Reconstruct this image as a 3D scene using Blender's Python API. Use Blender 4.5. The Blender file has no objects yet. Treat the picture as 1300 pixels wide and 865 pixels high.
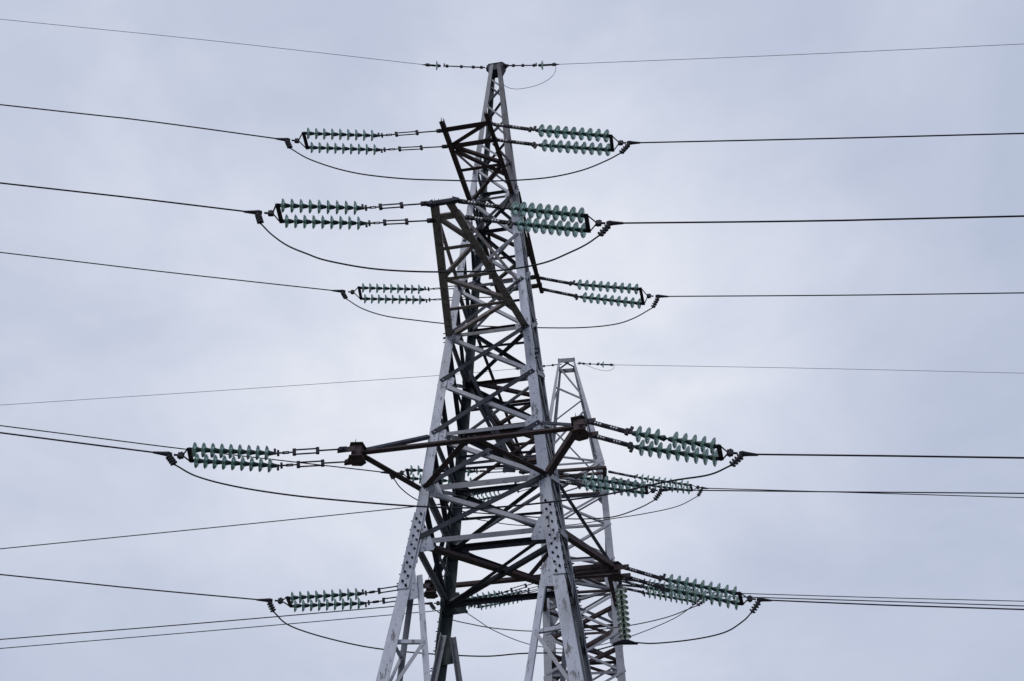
import bpy, bmesh, math, random
from mathutils import Vector, Matrix, noise
random.seed(7)
V = Vector
CAM=dict(loc=(0.0, -16.886, 0.0),right=(0.999874, -0.011378, -0.01103),up=(0.000965, -0.651021, 0.75906),fwd=(0.015817, 0.758975, 0.650928),lens=34.7141)
TW={'cx': 0.0, 'd': 16.8857, 'yaw': 1.1939, 'pitch': 40.6116, 'roll': -0.8325, 'f': 1253.5656, 'th': -11.125, 'zT': 25.0968, 'zAt': 20.0284, 'zAb': 18.6742, 'zBt': 15.5058, 'zBb': 13.986, 'zCt': 11.2697, 'zCb': 9.986, 'zD': 8.8234, 'wT': 0.1005, 'wA': 0.515, 'wB': 0.8362, 'wC': 1.1278, 'wD': 1.2182, 'w0': 2.3069}
T2O=(2.935, 13.765, 25.097)
SUSP=((2.683, 2.805, 9.986), (2.683, 2.805, 8.582))
ASM={
't1A_near_L':{'U': [(-1.244, -2.614, 18.674), (-2.704, -2.742, 18.312), (-4.324, -2.884, 18.209)], 'L': [(-1.133, -2.157, 18.674), (-2.694, -2.293, 18.365), (-4.315, -2.435, 18.27)], 'apex': (-4.55, -2.68, 18.199), 'wire': [(-4.906, -2.711, 18.215), (-8.069, -2.988, 18.535), (-11.231, -3.264, 18.733), (-31.155, -5.007, 19.982), (-56.06, -7.186, 21.542)], 'jump': (-4.662, -2.689, 17.919)},
't1A_near_R':{'U': [(-0.199, -2.819, 18.674), (0.88, -3.088, 18.079), (2.455, -3.481, 17.361)], 'L': [(-0.109, -2.367, 18.674), (0.97, -2.637, 18.121), (2.536, -3.027, 17.456)], 'apex': (2.728, -3.312, 17.343), 'wire': [(3.023, -3.385, 17.253), (6.768, -4.319, 16.214), (10.161, -5.165, 15.294), (29.567, -10.004, 10.032), (53.825, -16.052, 3.454)], 'jump': (2.7, -3.305, 17.001)},
't1B_near_L':{'U': [(-1.282, -4.52, 13.986), (-2.477, -4.625, 13.733), (-3.948, -4.754, 13.661)], 'L': [(-1.185, -4.092, 13.986), (-2.462, -4.204, 13.779), (-3.954, -4.335, 13.696)], 'apex': (-4.148, -4.561, 13.661), 'wire': [(-4.516, -4.594, 13.657), (-6.778, -4.792, 13.84), (-9.043, -4.99, 13.997), (-28.967, -6.733, 15.381), (-53.872, -8.912, 17.111)], 'jump': (-4.288, -4.574, 13.371)},
't1B_near_R':{'U': [(-0.691, -4.578, 13.986), (0.229, -4.807, 13.534), (1.539, -5.134, 12.974)], 'L': [(-0.568, -4.174, 13.986), (0.336, -4.399, 13.567), (1.613, -4.718, 13.036)], 'apex': (1.813, -4.985, 12.941), 'wire': [(2.12, -5.061, 12.86), (5.329, -5.861, 12.052), (8.208, -6.579, 11.379), (27.614, -11.418, 6.849), (51.871, -17.466, 1.186)], 'jump': (1.805, -4.983, 12.631)},
't1A_far_L':{'U': [(-0.002, 2.531, 18.674), (-1.936, 2.362, 18.315), (-3.612, 2.216, 18.237)], 'L': [(0.041, 3.033, 18.674), (-1.94, 2.86, 18.395), (-3.617, 2.713, 18.303)], 'apex': (-3.862, 2.443, 18.296), 'wire': [(-4.291, 2.405, 18.304), (-8.82, 2.009, 18.623), (-13.166, 1.629, 18.979), (-33.09, -0.115, 20.613), (-57.995, -2.293, 22.655)], 'jump': (-4.005, 2.43, 18.039)},
't1A_far_R':{'U': [(1.17, 2.286, 18.674), (2.073, 2.061, 18.222), (3.693, 1.657, 17.652)], 'L': [(1.271, 2.731, 18.674), (2.237, 2.49, 18.164), (3.81, 2.098, 17.55)], 'apex': (3.97, 1.823, 17.566), 'wire': [(4.341, 1.73, 17.465), (8.503, 0.692, 16.53), (12.312, -0.257, 15.711), (31.718, -5.096, 11.54), (55.975, -11.144, 6.325)], 'jump': (4.021, 1.81, 17.143)},
't1C_near_L':{'U': [(-2.662, -2.292, 9.986), (-3.908, -2.401, 9.819), (-5.308, -2.524, 9.823)], 'L': [(-2.594, -1.891, 9.986), (-3.919, -2.007, 9.82), (-5.368, -2.133, 9.851)], 'apex': (-5.543, -2.346, 9.817), 'wire': [(-5.905, -2.378, 9.846), (-7.317, -2.502, 9.983), (-8.685, -2.621, 10.121), (-28.609, -4.364, 12.133), (-53.514, -6.543, 14.648)], 'jump': (-5.607, -2.352, 9.624)},
't1C_near_R':{'U': [(1.54, -3.119, 9.986), (2.273, -3.301, 9.599), (3.567, -3.624, 9.101)], 'L': [(1.623, -2.709, 9.986), (2.369, -2.895, 9.6), (3.679, -3.222, 9.135)], 'apex': (3.822, -3.472, 9.08), 'wire': [(4.129, -3.549, 8.997), (6.156, -4.054, 8.619), (7.963, -4.505, 8.274), (27.369, -9.343, 4.568), (51.627, -15.391, -0.064)], 'jump': (3.799, -3.467, 8.839)},
't1B_far_L':{'U': [(0.721, 4.501, 13.986), (-0.578, 4.387, 13.85), (-2.219, 4.243, 13.805)], 'L': [(0.772, 4.984, 13.986), (-0.536, 4.869, 13.822), (-2.206, 4.723, 13.866)], 'apex': (-2.418, 4.465, 13.86), 'wire': [(-2.835, 4.429, 13.857), (-7.789, 3.995, 14.277), (-12.533, 3.58, 14.74), (-32.456, 1.837, 16.68), (-57.361, -0.342, 19.107)], 'jump': (-2.605, 4.449, 13.68)},
't1B_far_R':{'U': [(1.249, 4.54, 13.986), (2.107, 4.326, 13.621), (3.651, 3.941, 13.102)], 'L': [(1.327, 4.987, 13.986), (2.199, 4.77, 13.677), (3.731, 4.388, 13.198)], 'apex': (3.886, 4.116, 13.097), 'wire': [(4.205, 4.036, 13.064), (7.836, 3.131, 12.434), (11.89, 2.12, 11.747), (31.295, -2.718, 8.46), (55.553, -8.766, 4.35)], 'jump': (3.896, 4.113, 12.824)},
't1C_far_L':{'U': [(-1.62, 2.908, 9.986), (-2.889, 2.797, 9.72), (-4.401, 2.665, 9.56)], 'L': [(-1.439, 3.399, 9.986), (-2.884, 3.273, 9.727), (-4.415, 3.139, 9.605)], 'apex': (-4.637, 2.882, 9.603), 'wire': [(-5.019, 2.848, 9.607), (-7.728, 2.611, 9.778), (-10.533, 2.366, 9.987), (-30.457, 0.623, 11.475), (-55.362, -1.556, 13.334)], 'jump': (-4.741, 2.873, 9.347)},
't1C_far_R':{'U': [(2.672, 2.158, 9.986), (3.507, 1.95, 9.583), (4.882, 1.607, 9.094)], 'L': [(2.782, 2.587, 9.986), (3.597, 2.384, 9.585), (5.006, 2.033, 9.076)], 'apex': (5.162, 1.766, 9.053), 'wire': [(5.458, 1.692, 8.988), (7.724, 1.127, 8.593), (10.011, 0.557, 8.219), (29.417, -4.282, 5.043), (53.674, -10.33, 1.074)], 'jump': (5.145, 1.77, 8.754)},
't2A_near_L':{'U': [(1.944, 11.871, 18.674), (0.151, 11.871, 18.032), (-1.126, 11.871, 17.711)], 'L': [(2.101, 12.321, 18.674), (0.207, 12.321, 18.045), (-1.032, 12.321, 17.754)], 'apex': (-1.399, 12.096, 17.711), 'wire': [(-1.875, 12.096, 17.574), (-9.151, 12.096, 16.73), (-16.152, 12.096, 15.948), (-36.152, 12.096, 13.714), (-61.152, 12.096, 10.92)], 'jump': (-1.684, 12.096, 17.42)},
't2A_near_R':{'U': [(3.871, 11.833, 18.674), (4.854, 11.833, 18.434), (6.576, 11.833, 18.124)], 'L': [(4.019, 12.282, 18.674), (4.986, 12.282, 18.446), (6.705, 12.282, 18.184)], 'apex': (6.913, 12.057, 18.17), 'wire': [(7.153, 12.057, 18.137), (12.675, 12.057, 17.926), (18.045, 12.057, 17.717), (38.045, 12.057, 16.937), (63.045, 12.057, 15.962)], 'jump': (6.867, 12.057, 17.824)},
't2B_near_L':{'U': [(1.425, 10.617, 13.986), (0.072, 10.617, 13.554), (-1.47, 10.617, 13.283)], 'L': [(1.54, 11.138, 13.986), (0.133, 11.138, 13.616), (-1.421, 11.138, 13.355)], 'apex': (-1.768, 10.878, 13.385), 'wire': [(-2.123, 10.878, 13.374), (-8.421, 10.878, 12.82), (-14.515, 10.878, 12.319), (-34.515, 10.878, 10.676), (-59.515, 10.878, 8.621)], 'jump': (-1.855, 10.878, 13.182)},
't2B_near_R':{'U': [(3.575, 10.537, 13.986), (4.458, 10.537, 13.709), (5.901, 10.537, 13.432)], 'L': [(3.719, 11.056, 13.986), (4.572, 11.056, 13.772), (6.034, 11.056, 13.479)], 'apex': (6.23, 10.797, 13.455), 'wire': [(6.551, 10.797, 13.53), (11.664, 10.797, 13.335), (15.928, 10.797, 13.158), (35.928, 10.797, 12.328), (60.928, 10.797, 11.291)], 'jump': (6.032, 10.797, 13.226)},
't2A_far_L':{'U': [(2.06, 17.258, 17.2), (0.87, 17.258, 16.896), (-0.658, 17.258, 16.546)], 'L': [(2.201, 17.776, 17.2), (0.908, 17.776, 16.853), (-0.636, 17.776, 16.543)], 'apex': (-0.954, 17.517, 16.484), 'wire': [(-1.363, 17.517, 16.361), (-9.809, 17.517, 15.608), (-17.876, 17.517, 14.924), (-37.876, 17.517, 13.227), (-62.876, 17.517, 11.107)], 'jump': (-1.096, 17.517, 16.188)},
't2A_far_R':{'U': [(4.273, 16.774, 17.2), (5.552, 16.774, 17.033), (7.155, 16.774, 16.708)], 'L': [(4.437, 17.283, 17.2), (5.672, 17.283, 17.065), (7.293, 17.283, 16.736)], 'apex': (7.486, 17.029, 16.705), 'wire': [(7.901, 17.029, 16.725), (14.327, 17.029, 16.478), (19.58, 17.029, 16.308), (39.58, 17.029, 15.659), (64.58, 17.029, 14.847)], 'jump': (7.278, 17.029, 16.235)},
}
JUMP={
't1A_near':[(-4.662, -2.689, 17.919), (-4.227, -2.725, 17.524), (-3.655, -2.773, 17.167), (-3.106, -2.819, 16.911), (-2.572, -2.864, 16.74), (-1.874, -2.922, 16.58), (-1.101, -2.987, 16.467), (-0.337, -3.051, 16.367), (0.421, -3.114, 16.319), (1.177, -3.178, 16.349), (1.856, -3.234, 16.516), (2.378, -3.278, 16.78), (2.7, -3.305, 17.001)],
't1B_near':[(-4.288, -4.574, 13.371), (-4.04, -4.591, 13.062), (-3.712, -4.613, 12.754), (-3.33, -4.638, 12.519), (-2.96, -4.663, 12.327), (-2.179, -4.716, 12.082), (-1.353, -4.771, 11.951), (-0.54, -4.826, 11.897), (0.133, -4.871, 11.891), (0.809, -4.916, 12.016), (1.292, -4.949, 12.253), (1.573, -4.967, 12.429), (1.805, -4.983, 12.631)],
't1A_far':[(-4.005, 2.43, 18.039), (-3.537, 2.394, 17.649), (-2.888, 2.344, 17.338), (-2.05, 2.279, 17.127), (-1.306, 2.222, 16.966), (-0.205, 2.136, 16.795), (1.203, 2.028, 16.649), (2.202, 1.951, 16.588), (3.003, 1.889, 16.64), (3.518, 1.849, 16.819), (4.021, 1.81, 17.143)],
't1C_near':[(-5.607, -2.352, 9.624), (-5.155, -2.406, 9.345), (-4.418, -2.493, 9.081), (-3.433, -2.61, 8.835), (-2.348, -2.738, 8.63), (-1.291, -2.864, 8.46), (-0.516, -2.956, 8.372), (0.122, -3.031, 8.346), (1.137, -3.151, 8.393), (1.834, -3.234, 8.457), (2.791, -3.348, 8.619), (3.426, -3.423, 8.688), (3.799, -3.467, 8.839)],
't1B_far':[(-2.605, 4.449, 13.68), (-2.385, 4.438, 13.369), (-1.971, 4.416, 13.033), (-1.372, 4.385, 12.786), (-0.784, 4.355, 12.654), (0.283, 4.3, 12.527), (1.148, 4.255, 12.42), (2.106, 4.206, 12.354), (2.875, 4.166, 12.393), (3.509, 4.133, 12.614), (3.896, 4.113, 12.824)],
't2A_near':[(-1.684, 12.096, 17.42), (-1.252, 12.094, 17.128), (-0.273, 12.09, 16.896), (0.751, 12.085, 16.739), (2.352, 12.078, 16.728), (3.815, 12.071, 16.957), (5.025, 12.065, 17.16), (6.119, 12.06, 17.427), (6.867, 12.057, 17.824)],
't2B_near':[(-1.855, 10.878, 13.182), (-1.397, 10.873, 12.877), (-0.714, 10.866, 12.696), (-0.199, 10.861, 12.592), (0.454, 10.854, 12.511), (1.152, 10.847, 12.467), (2.549, 10.833, 12.465), (3.843, 10.819, 12.599), (5.065, 10.807, 12.859), (6.032, 10.797, 13.226)],
't2A_far':[(-1.096, 17.517, 16.188), (-0.595, 17.488, 15.816), (-0.188, 17.464, 15.527), (0.643, 17.416, 15.109), (1.408, 17.371, 14.846), (2.254, 17.322, 14.702), (3.103, 17.272, 14.705), (3.962, 17.222, 14.855), (4.686, 17.18, 15.04), (5.716, 17.12, 15.398), (6.618, 17.067, 15.794), (7.278, 17.029, 16.235)],
't1C_far':[(-4.741, 2.873, 9.347), (-4.41, 2.87, 9.061), (-3.802, 2.864, 8.828), (-2.958, 2.857, 8.605), (-2.295, 2.851, 8.487), (-1.638, 2.845, 8.413), (-0.904, 2.838, 8.355), (-0.172, 2.831, 8.326), (0.48, 2.825, 8.375), (1.132, 2.819, 8.385), (1.866, 2.813, 8.395), (2.683, 2.805, 8.582), (3.235, 2.573, 8.469), (3.992, 2.255, 8.409), (4.595, 2.001, 8.443), (4.96, 1.848, 8.606), (5.145, 1.77, 8.754)],
}
GW={
't1L':{'att': (-0.322, 0.0, 25.097), 'disc': (-1.722, -0.122, 25.002), 'end': (-2.074, -0.153, 24.998), 'wire': [(-2.074, -0.153, 24.998), (-8.228, -0.692, 25.365), (-14.233, -1.217, 25.606), (-34.157, -2.96, 26.407), (-59.062, -5.139, 27.408)]},
't1R':{'att': (0.236, -0.067, 25.097), 'disc': (1.332, -0.201, 24.926), 'end': (1.753, -0.253, 24.892), 'wire': [(1.753, -0.253, 24.892), (8.239, -1.049, 24.202), (14.452, -1.812, 23.607), (34.303, -4.25, 21.705), (59.117, -7.296, 19.329)]},
't2L':{'att': (2.622, 13.839, 25.097), 'disc': (1.192, 13.839, 24.896), 'end': (0.781, 13.839, 24.856), 'wire': [(0.781, 13.839, 24.856), (-2.354, 13.839, 24.519), (-10.792, 13.839, 23.787), (-19.128, 13.839, 23.097), (-39.128, 13.839, 21.44), (-64.128, 13.839, 19.37)]},
't2R':{'att': (3.253, 13.791, 25.097), 'disc': (4.263, 13.791, 25.034), 'end': (4.673, 13.791, 25.017), 'wire': [(4.673, 13.791, 25.017), (12.957, 13.791, 24.815), (21.157, 13.791, 24.556), (41.157, 13.791, 23.925), (66.157, 13.791, 23.136)]},
'loop1':[(1.751, -0.253, 24.852), (1.691, -0.245, 24.468), (1.476, -0.219, 24.156), (1.131, -0.177, 23.946), (0.68, -0.121, 23.871), (0.388, -0.085, 23.958), (0.185, -0.061, 24.185)],
'loop2':[(4.703, 13.791, 24.993), (4.69, 13.791, 24.83), (4.429, 13.791, 24.709), (4.025, 13.791, 24.791), (3.627, 13.791, 24.995), (3.322, 13.791, 25.199)],
}
# ------------------------------------------------------------------ look parameters
SUN_E = 1.05
SKY_C = [(.475, .535, .68, 1), (.57, .62, .755, 1), (.70, .74, .85, 1), (.89, .91, .97, 1)]
SKY_LOBES = [(330, 450, .24, .14), (800, 420, .22, .16), (620, 450, .28, .17), (1300, 780, .28, -.15), (0, 820, .28, -.10), (100, 590, .12, -.05), (60, 60, .3, -.05), (1250, 60, .3, -.05)]
GLASS_T = (.86, .95, .935, 1); GLASS_D = (.57, .73, .70, 1); GLASS_MIX = .34
SC = bpy.context.scene
COL = SC.collection
# ------------------------------------------------------------------ camera
cd = bpy.data.cameras.new('camera'); cam = bpy.data.objects.new('camera', cd); COL.objects.link(cam)
cd.lens = CAM['lens']; cd.sensor_width = 36; cd.clip_start = 0.1; cd.clip_end = 12000
R_, U_, F_ = V(CAM['right']), V(CAM['up']), V(CAM['fwd'])
cam.matrix_world = Matrix(((R_.x, U_.x, -F_.x, CAM['loc'][0]), (R_.y, U_.y, -F_.y, CAM['loc'][1]), (R_.z, U_.z, -F_.z, CAM['loc'][2]), (0, 0, 0, 1)))
SC.camera = cam
# ------------------------------------------------------------------ exposure, sky and sun
SC.view_settings.view_transform = 'Standard'; SC.view_settings.look = 'None'
SC.view_settings.exposure = 0.0; SC.view_settings.gamma = 1.0; SC.view_settings.use_curve_mapping = False
SUN_EL, SUN_AZ = math.radians(50), math.radians(215)      # overcast: sun high behind the camera, to the left
W = bpy.data.worlds.new('World'); SC.world = W; W.use_nodes = True
nt = W.node_tree; N = nt.nodes; L = nt.links
bg = N['Background']; bg.inputs['Strength'].default_value = 0.1
sky = N.new('ShaderNodeTexSky'); sky.sky_type = 'NISHITA'; sky.sun_disc = False
sky.sun_elevation = SUN_EL; sky.sun_rotation = SUN_AZ
tc = N.new('ShaderNodeTexCoord')
def nz(scale, detail, rough, loc, scl=(1, 1, 1), dist=0.0):
    m = N.new('ShaderNodeMapping'); m.inputs['Location'].default_value = loc; m.inputs['Scale'].default_value = scl
    n = N.new('ShaderNodeTexNoise'); n.inputs['Scale'].default_value = scale; n.inputs['Detail'].default_value = detail
    n.inputs['Roughness'].default_value = rough; n.inputs['Distortion'].default_value = dist
    L.new(tc.outputs['Generated'], m.inputs['Vector']); L.new(m.outputs['Vector'], n.inputs['Vector']); return n.outputs['Fac']
def mth(op, a, b=None):
    n = N.new('ShaderNodeMath'); n.operation = op
    for i, q in enumerate((a, b)):
        if q is None: continue
        if hasattr(q, 'is_output'): L.new(q, n.inputs[i])
        else: n.inputs[i].default_value = q
    return n.outputs[0]
def lobe(d, width, amp):      # a broad thinner (brighter) or thicker patch of the cloud deck around a sky direction
    dn = N.new('ShaderNodeVectorMath'); dn.operation = 'DISTANCE'; dn.inputs[1].default_value = V(d).normalized()
    L.new(tc.outputs['Generated'], dn.inputs[0])
    q = mth('MULTIPLY', dn.outputs['Value'], dn.outputs['Value']); q = mth('MULTIPLY', q, -1.0 / (width * width))
    return mth('MULTIPLY', mth('EXPONENT', q), amp)
def pdir(x, y): return F_ + R_ * ((x - 650) / 1253.57) - U_ * ((y - 432.5) / 1253.57)
big = nz(1.6, 3, .5, (3.1, 1.7, .4), (1, 1, 1.5), .3)
mid = nz(4.4, 5, .52, (0.3, 5.2, 1.1), (1, 1, 1.7), .4)
fine = nz(17.0, 5, .6, (7.3, 2.2, 4.1), (1, 1, 1.4), .5)
cen = lambda n_, amp: mth('MULTIPLY', mth('ADD', n_, -0.5), amp)
s = mth('ADD', mth('ADD', cen(big, .36), cen(mid, .56)), cen(fine, .11))
s = mth('ADD', s, .31)
for x, y, w_, a in SKY_LOBES: s = mth('ADD', s, lobe(pdir(x, y), w_, a))
ramp = N.new('ShaderNodeValToRGB'); L.new(s, ramp.inputs['Fac'])
e = ramp.color_ramp.elements
e[0].position = 0.10; e[0].color = SKY_C[0]
e[1].position = 0.75; e[1].color = SKY_C[3]
q = e.new(0.32); q.color = SKY_C[1]
q = e.new(0.52); q.color = SKY_C[2]
mul = N.new('ShaderNodeVectorMath'); mul.operation = 'SCALE'; mul.inputs['Scale'].default_value = 10.0
L.new(ramp.outputs['Color'], mul.inputs[0])
mx = N.new('ShaderNodeMix'); mx.data_type = 'RGBA'; mx.inputs['Factor'].default_value = 0.975
L.new(sky.outputs['Color'], mx.inputs['A']); L.new(mul.outputs['Vector'], mx.inputs['B'])
L.new(mx.outputs['Result'], bg.inputs['Color'])
sd = bpy.data.lights.new('sun', 'SUN'); sd.energy = SUN_E; sd.angle = math.radians(14); sd.color = (1, .97, .93)
so = bpy.data.objects.new('sun', sd); COL.objects.link(so)
# Nishita: rotation measured from +Y clockwise
sv = V((math.sin(SUN_AZ) * math.cos(SUN_EL), math.cos(SUN_AZ) * math.cos(SUN_EL), math.sin(SUN_EL)))
so.rotation_euler = sv.to_track_quat('Z', 'Y').to_euler(); so.location = (0, -10, 40)

# ------------------------------------------------------------------ materials
def mat(name, base, rough=.6, metal=0.0, spots=(), scale=3.0, streak=False, var=.12, trans=0.0, bump=0.15):
    spec = .5 if base[0] > .14 else .22
    m = bpy.data.materials.new(name); m.use_nodes = True; t = m.node_tree; n = t.nodes; l = t.links
    b = n['Principled BSDF']; b.inputs['Roughness'].default_value = rough; b.inputs['Metallic'].default_value = metal; b.inputs['Specular IOR Level'].default_value = spec
    b.inputs['Transmission Weight'].default_value = trans
    g = n.new('ShaderNodeNewGeometry'); mp = n.new('ShaderNodeMapping')
    l.new(g.outputs['Position'], mp.inputs['Vector'])
    def tex(sc, det=5, ro=.6, loc=(0, 0, 0)):
        x = n.new('ShaderNodeTexNoise'); x.inputs['Scale'].default_value = sc; x.inputs['Detail'].default_value = det
        x.inputs['Roughness'].default_value = ro
        m2 = n.new('ShaderNodeMapping'); m2.inputs['Location'].default_value = loc
        if streak: m2.inputs['Scale'].default_value = (1, 1, .3)
        l.new(mp.outputs['Vector'], m2.inputs['Vector']); l.new(m2.outputs['Vector'], x.inputs['Vector']); return x
    a = tex(scale, 6, .65)
    r = n.new('ShaderNodeValToRGB'); l.new(a.outputs['Fac'], r.inputs['Fac'])
    lo = [c * (1 - var) for c in base]; hi = [min(1, c * (1 + var)) for c in base]
    r.color_ramp.elements[0].position = .35; r.color_ramp.elements[0].color = (*lo, 1)
    r.color_ramp.elements[1].position = .65; r.color_ramp.elements[1].color = (*hi, 1)
    out = r.outputs['Color']
    for k, (sc, thr, soft, colr, amt) in enumerate(spots):
        x = tex(sc, 4, .7, (k * 7.3 + 2, k * 3.1, 5))
        rr = n.new('ShaderNodeMapRange'); rr.inputs['From Min'].default_value = thr; rr.inputs['From Max'].default_value = thr + soft
        rr.inputs['To Max'].default_value = amt
        l.new(x.outputs['Fac'], rr.inputs['Value'])
        mi = n.new('ShaderNodeMix'); mi.data_type = 'RGBA'; l.new(rr.outputs['Result'], mi.inputs['Factor'])
        l.new(out, mi.inputs['A']); mi.inputs['B'].default_value = (*colr, 1); out = mi.outputs['Result']
    l.new(out, b.inputs['Base Color'])
    if bump:
        bp = n.new('ShaderNodeBump'); bp.inputs['Strength'].default_value = bump; bp.inputs['Distance'].default_value = .01
        x = tex(60, 3); l.new(x.outputs['Fac'], bp.inputs['Height']); l.new(bp.outputs['Normal'], b.inputs['Normal'])
    return m
RUST = (.085, .045, .035); DIRT = (.07, .07, .085)
M = {}
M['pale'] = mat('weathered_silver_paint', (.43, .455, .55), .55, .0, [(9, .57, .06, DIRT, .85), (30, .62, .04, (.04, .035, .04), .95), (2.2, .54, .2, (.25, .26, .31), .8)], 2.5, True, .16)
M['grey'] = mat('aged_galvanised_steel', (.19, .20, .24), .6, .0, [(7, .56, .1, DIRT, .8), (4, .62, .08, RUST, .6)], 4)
M['dark'] = mat('dark_oxidised_shaded_steel', (.040, .044, .062), .7, .0, [(6, .62, .1, RUST, .7), (3, .6, .15, (.11, .115, .14), .6)], 5, False, .3)  # oxidised steel whose dark base also holds the shade of downward flanges
M['teal'] = mat('dark_grey_green_steel', (.060, .080, .092), .6, .05, [(5, .6, .1, (.05, .03, .028), .8), (3, .62, .1, (.16, .17, .19), .6)], 2.2, True, .3)  # darker grey-green base than the other legs, with brown and pale spots
M['rust'] = mat('rusty_brown_steel', (.062, .046, .052), .75, .0, [(8, .55, .1, (.11, .055, .042), .8), (5, .6, .1, (.15, .14, .155), .5)], 6, False, .35)
M['brown'] = mat('dull_brown_grey_steel', (.23, .20, .205), .7, .0, [(8, .54, .1, (.10, .055, .045), .8), (5, .58, .1, (.34, .33, .35), .6)], 6, False, .3)
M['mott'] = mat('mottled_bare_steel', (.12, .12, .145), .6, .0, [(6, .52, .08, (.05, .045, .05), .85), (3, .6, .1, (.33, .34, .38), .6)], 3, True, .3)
M['far'] = mat('pale_grey_steel', (.33, .34, .40), .55, .0, [(9, .6, .08, DIRT, .7), (3, .6, .12, (.2, .2, .24), .6)], 3)
M['wire'] = mat('weathered_aluminium_cable', (.02, .02, .032), .65, .0, (), 20, bump=0)
M['iron'] = mat('dark_iron_fittings', (.018, .018, .03), .6, .0, (), 20, False, .3, bump=0)
M['link'] = mat('galvanised_link', (.5, .52, .58), .5, .2, (), 20, bump=0)
M['cap'] = mat('dark_green_insulator_cap', (.020, .048, .050), .45, .0, (), 20, False, .3, bump=0)
M['conc'] = mat('concrete', (.3, .3, .28), .9, 0, (), 5)
M['grass'] = mat('rough_grass_ground', (.085, .09, .07), .95, 0, [(.3, .5, .2, (.13, .12, .10), .8)], .8, False, .4)
def glassmat(name, GLASS_T, GLASS_D):
    m = bpy.data.materials.new(name); m.use_nodes = True; t = m.node_tree; n = t.nodes; l = t.links
    n.remove(n['Principled BSDF']); out = n['Material Output']
    gl = n.new('ShaderNodeBsdfGlossy'); gl.inputs['Roughness'].default_value = .12; gl.inputs['Color'].default_value = (.9, 1, .97, 1)
    tr = n.new('ShaderNodeBsdfTransparent'); tr.inputs['Color'].default_value = GLASS_T
    df = n.new('ShaderNodeBsdfTranslucent'); df.inputs['Color'].default_value = GLASS_D
    d2 = n.new('ShaderNodeBsdfDiffuse'); d2.inputs['Color'].default_value = GLASS_D
    a = n.new('ShaderNodeAddShader')
    m0 = n.new('ShaderNodeMixShader'); m0.inputs[0].default_value = .5; l.new(df.outputs[0], m0.inputs[1]); l.new(d2.outputs[0], m0.inputs[2])
    m1 = n.new('ShaderNodeMixShader'); m1.inputs[0].default_value = GLASS_MIX; l.new(tr.outputs[0], m1.inputs[1]); l.new(m0.outputs[0], m1.inputs[2])
    fr = n.new('ShaderNodeFresnel'); fr.inputs['IOR'].default_value = 1.5
    m2 = n.new('ShaderNodeMixShader'); l.new(fr.outputs[0], m2.inputs[0]); l.new(m1.outputs[0], m2.inputs[1]); l.new(gl.outputs[0], m2.inputs[2])
    l.new(m2.outputs[0], out.inputs['Surface']); return m
M['glass'] = glassmat('green_tempered_glass', GLASS_T, GLASS_D)
M['glass2'] = glassmat('pale_yellowish_glass', (.97, .975, .93, 1), (.74, .75, .66, 1))

# ------------------------------------------------------------------ helpers
def make(name, bm, m, parent=None, smooth=False, origin=None):
    """one mesh object; bm is in the parent's local space"""
    me = bpy.data.meshes.new(name); bm.normal_update(); bm.to_mesh(me); bm.free(); me.materials.append(m)
    if smooth:
        for p_ in me.polygons: p_.use_smooth = True
    o = bpy.data.objects.new(name, me); COL.objects.link(o)
    if parent: o.parent = parent
    return o
def tag(o, label, cat, group=None, kind=None):
    if label: o['label'] = label
    if cat: o['category'] = cat
    if group: o['group'] = group
    if kind: o['kind'] = kind
    return o
def empty(name, loc, label, cat, group=None, rz=0):
    o = bpy.data.objects.new(name, None); COL.objects.link(o); o.location = loc; o.rotation_euler = (0, 0, rz)
    o.empty_display_size = .3
    return tag(o, label, cat, group)
def prism(bm, A, B, poly, u, n, polyB=None):
    """extrude a polygon given in (u,n) coordinates from A to B"""
    A, B = V(A), V(B); polyB = polyB or poly
    va = [bm.verts.new(A + u * x + n * y) for x, y in poly]; vb = [bm.verts.new(B + u * x + n * y) for x, y in polyB]
    k = len(poly); f = []
    for i in range(k): f.append(bm.faces.new((va[i], va[(i + 1) % k], vb[(i + 1) % k], vb[i])))
    f.append(bm.faces.new(va[::-1])); f.append(bm.faces.new(vb)); bmesh.ops.recalc_face_normals(bm, faces=f)
def angle(bm, A, B, n, s=.09, t=.012, off=0.0, side=1, s2=None):
    """steel angle section from A to B: one leg lies in the plane across n, the other stands inwards"""
    A, B, n = V(A), V(B), V(n); ax = (B - A).normalized(); n = (n - ax * n.dot(ax)).normalized(); u = ax.cross(n) * side
    h = s / 2; s2 = s2 or s
    prism(bm, A, B, [(-h, off), (h, off), (h, off - s2), (h - t, off - s2), (h - t, off - t), (-h, off - t)], u, n)
def box(bm, c, u, v, w):
    """box at c with half-axis vectors u v w"""
    c = V(c); vs = [bm.verts.new(c + u * a + v * b + w * d) for a in (-1, 1) for b in (-1, 1) for d in (-1, 1)]
    f = [bm.faces.new([vs[i] for i in q]) for q in ((0, 1, 3, 2), (4, 6, 7, 5), (0, 4, 5, 1), (2, 3, 7, 6), (0, 2, 6, 4), (1, 5, 7, 3))]
    bmesh.ops.recalc_face_normals(bm, faces=f)
def frame(d):
    d = V(d).normalized(); a = V((0, 0, 1)) if abs(d.z) < .9 else V((1, 0, 0)); u = d.cross(a).normalized(); return d, u, u.cross(d).normalized()
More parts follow.
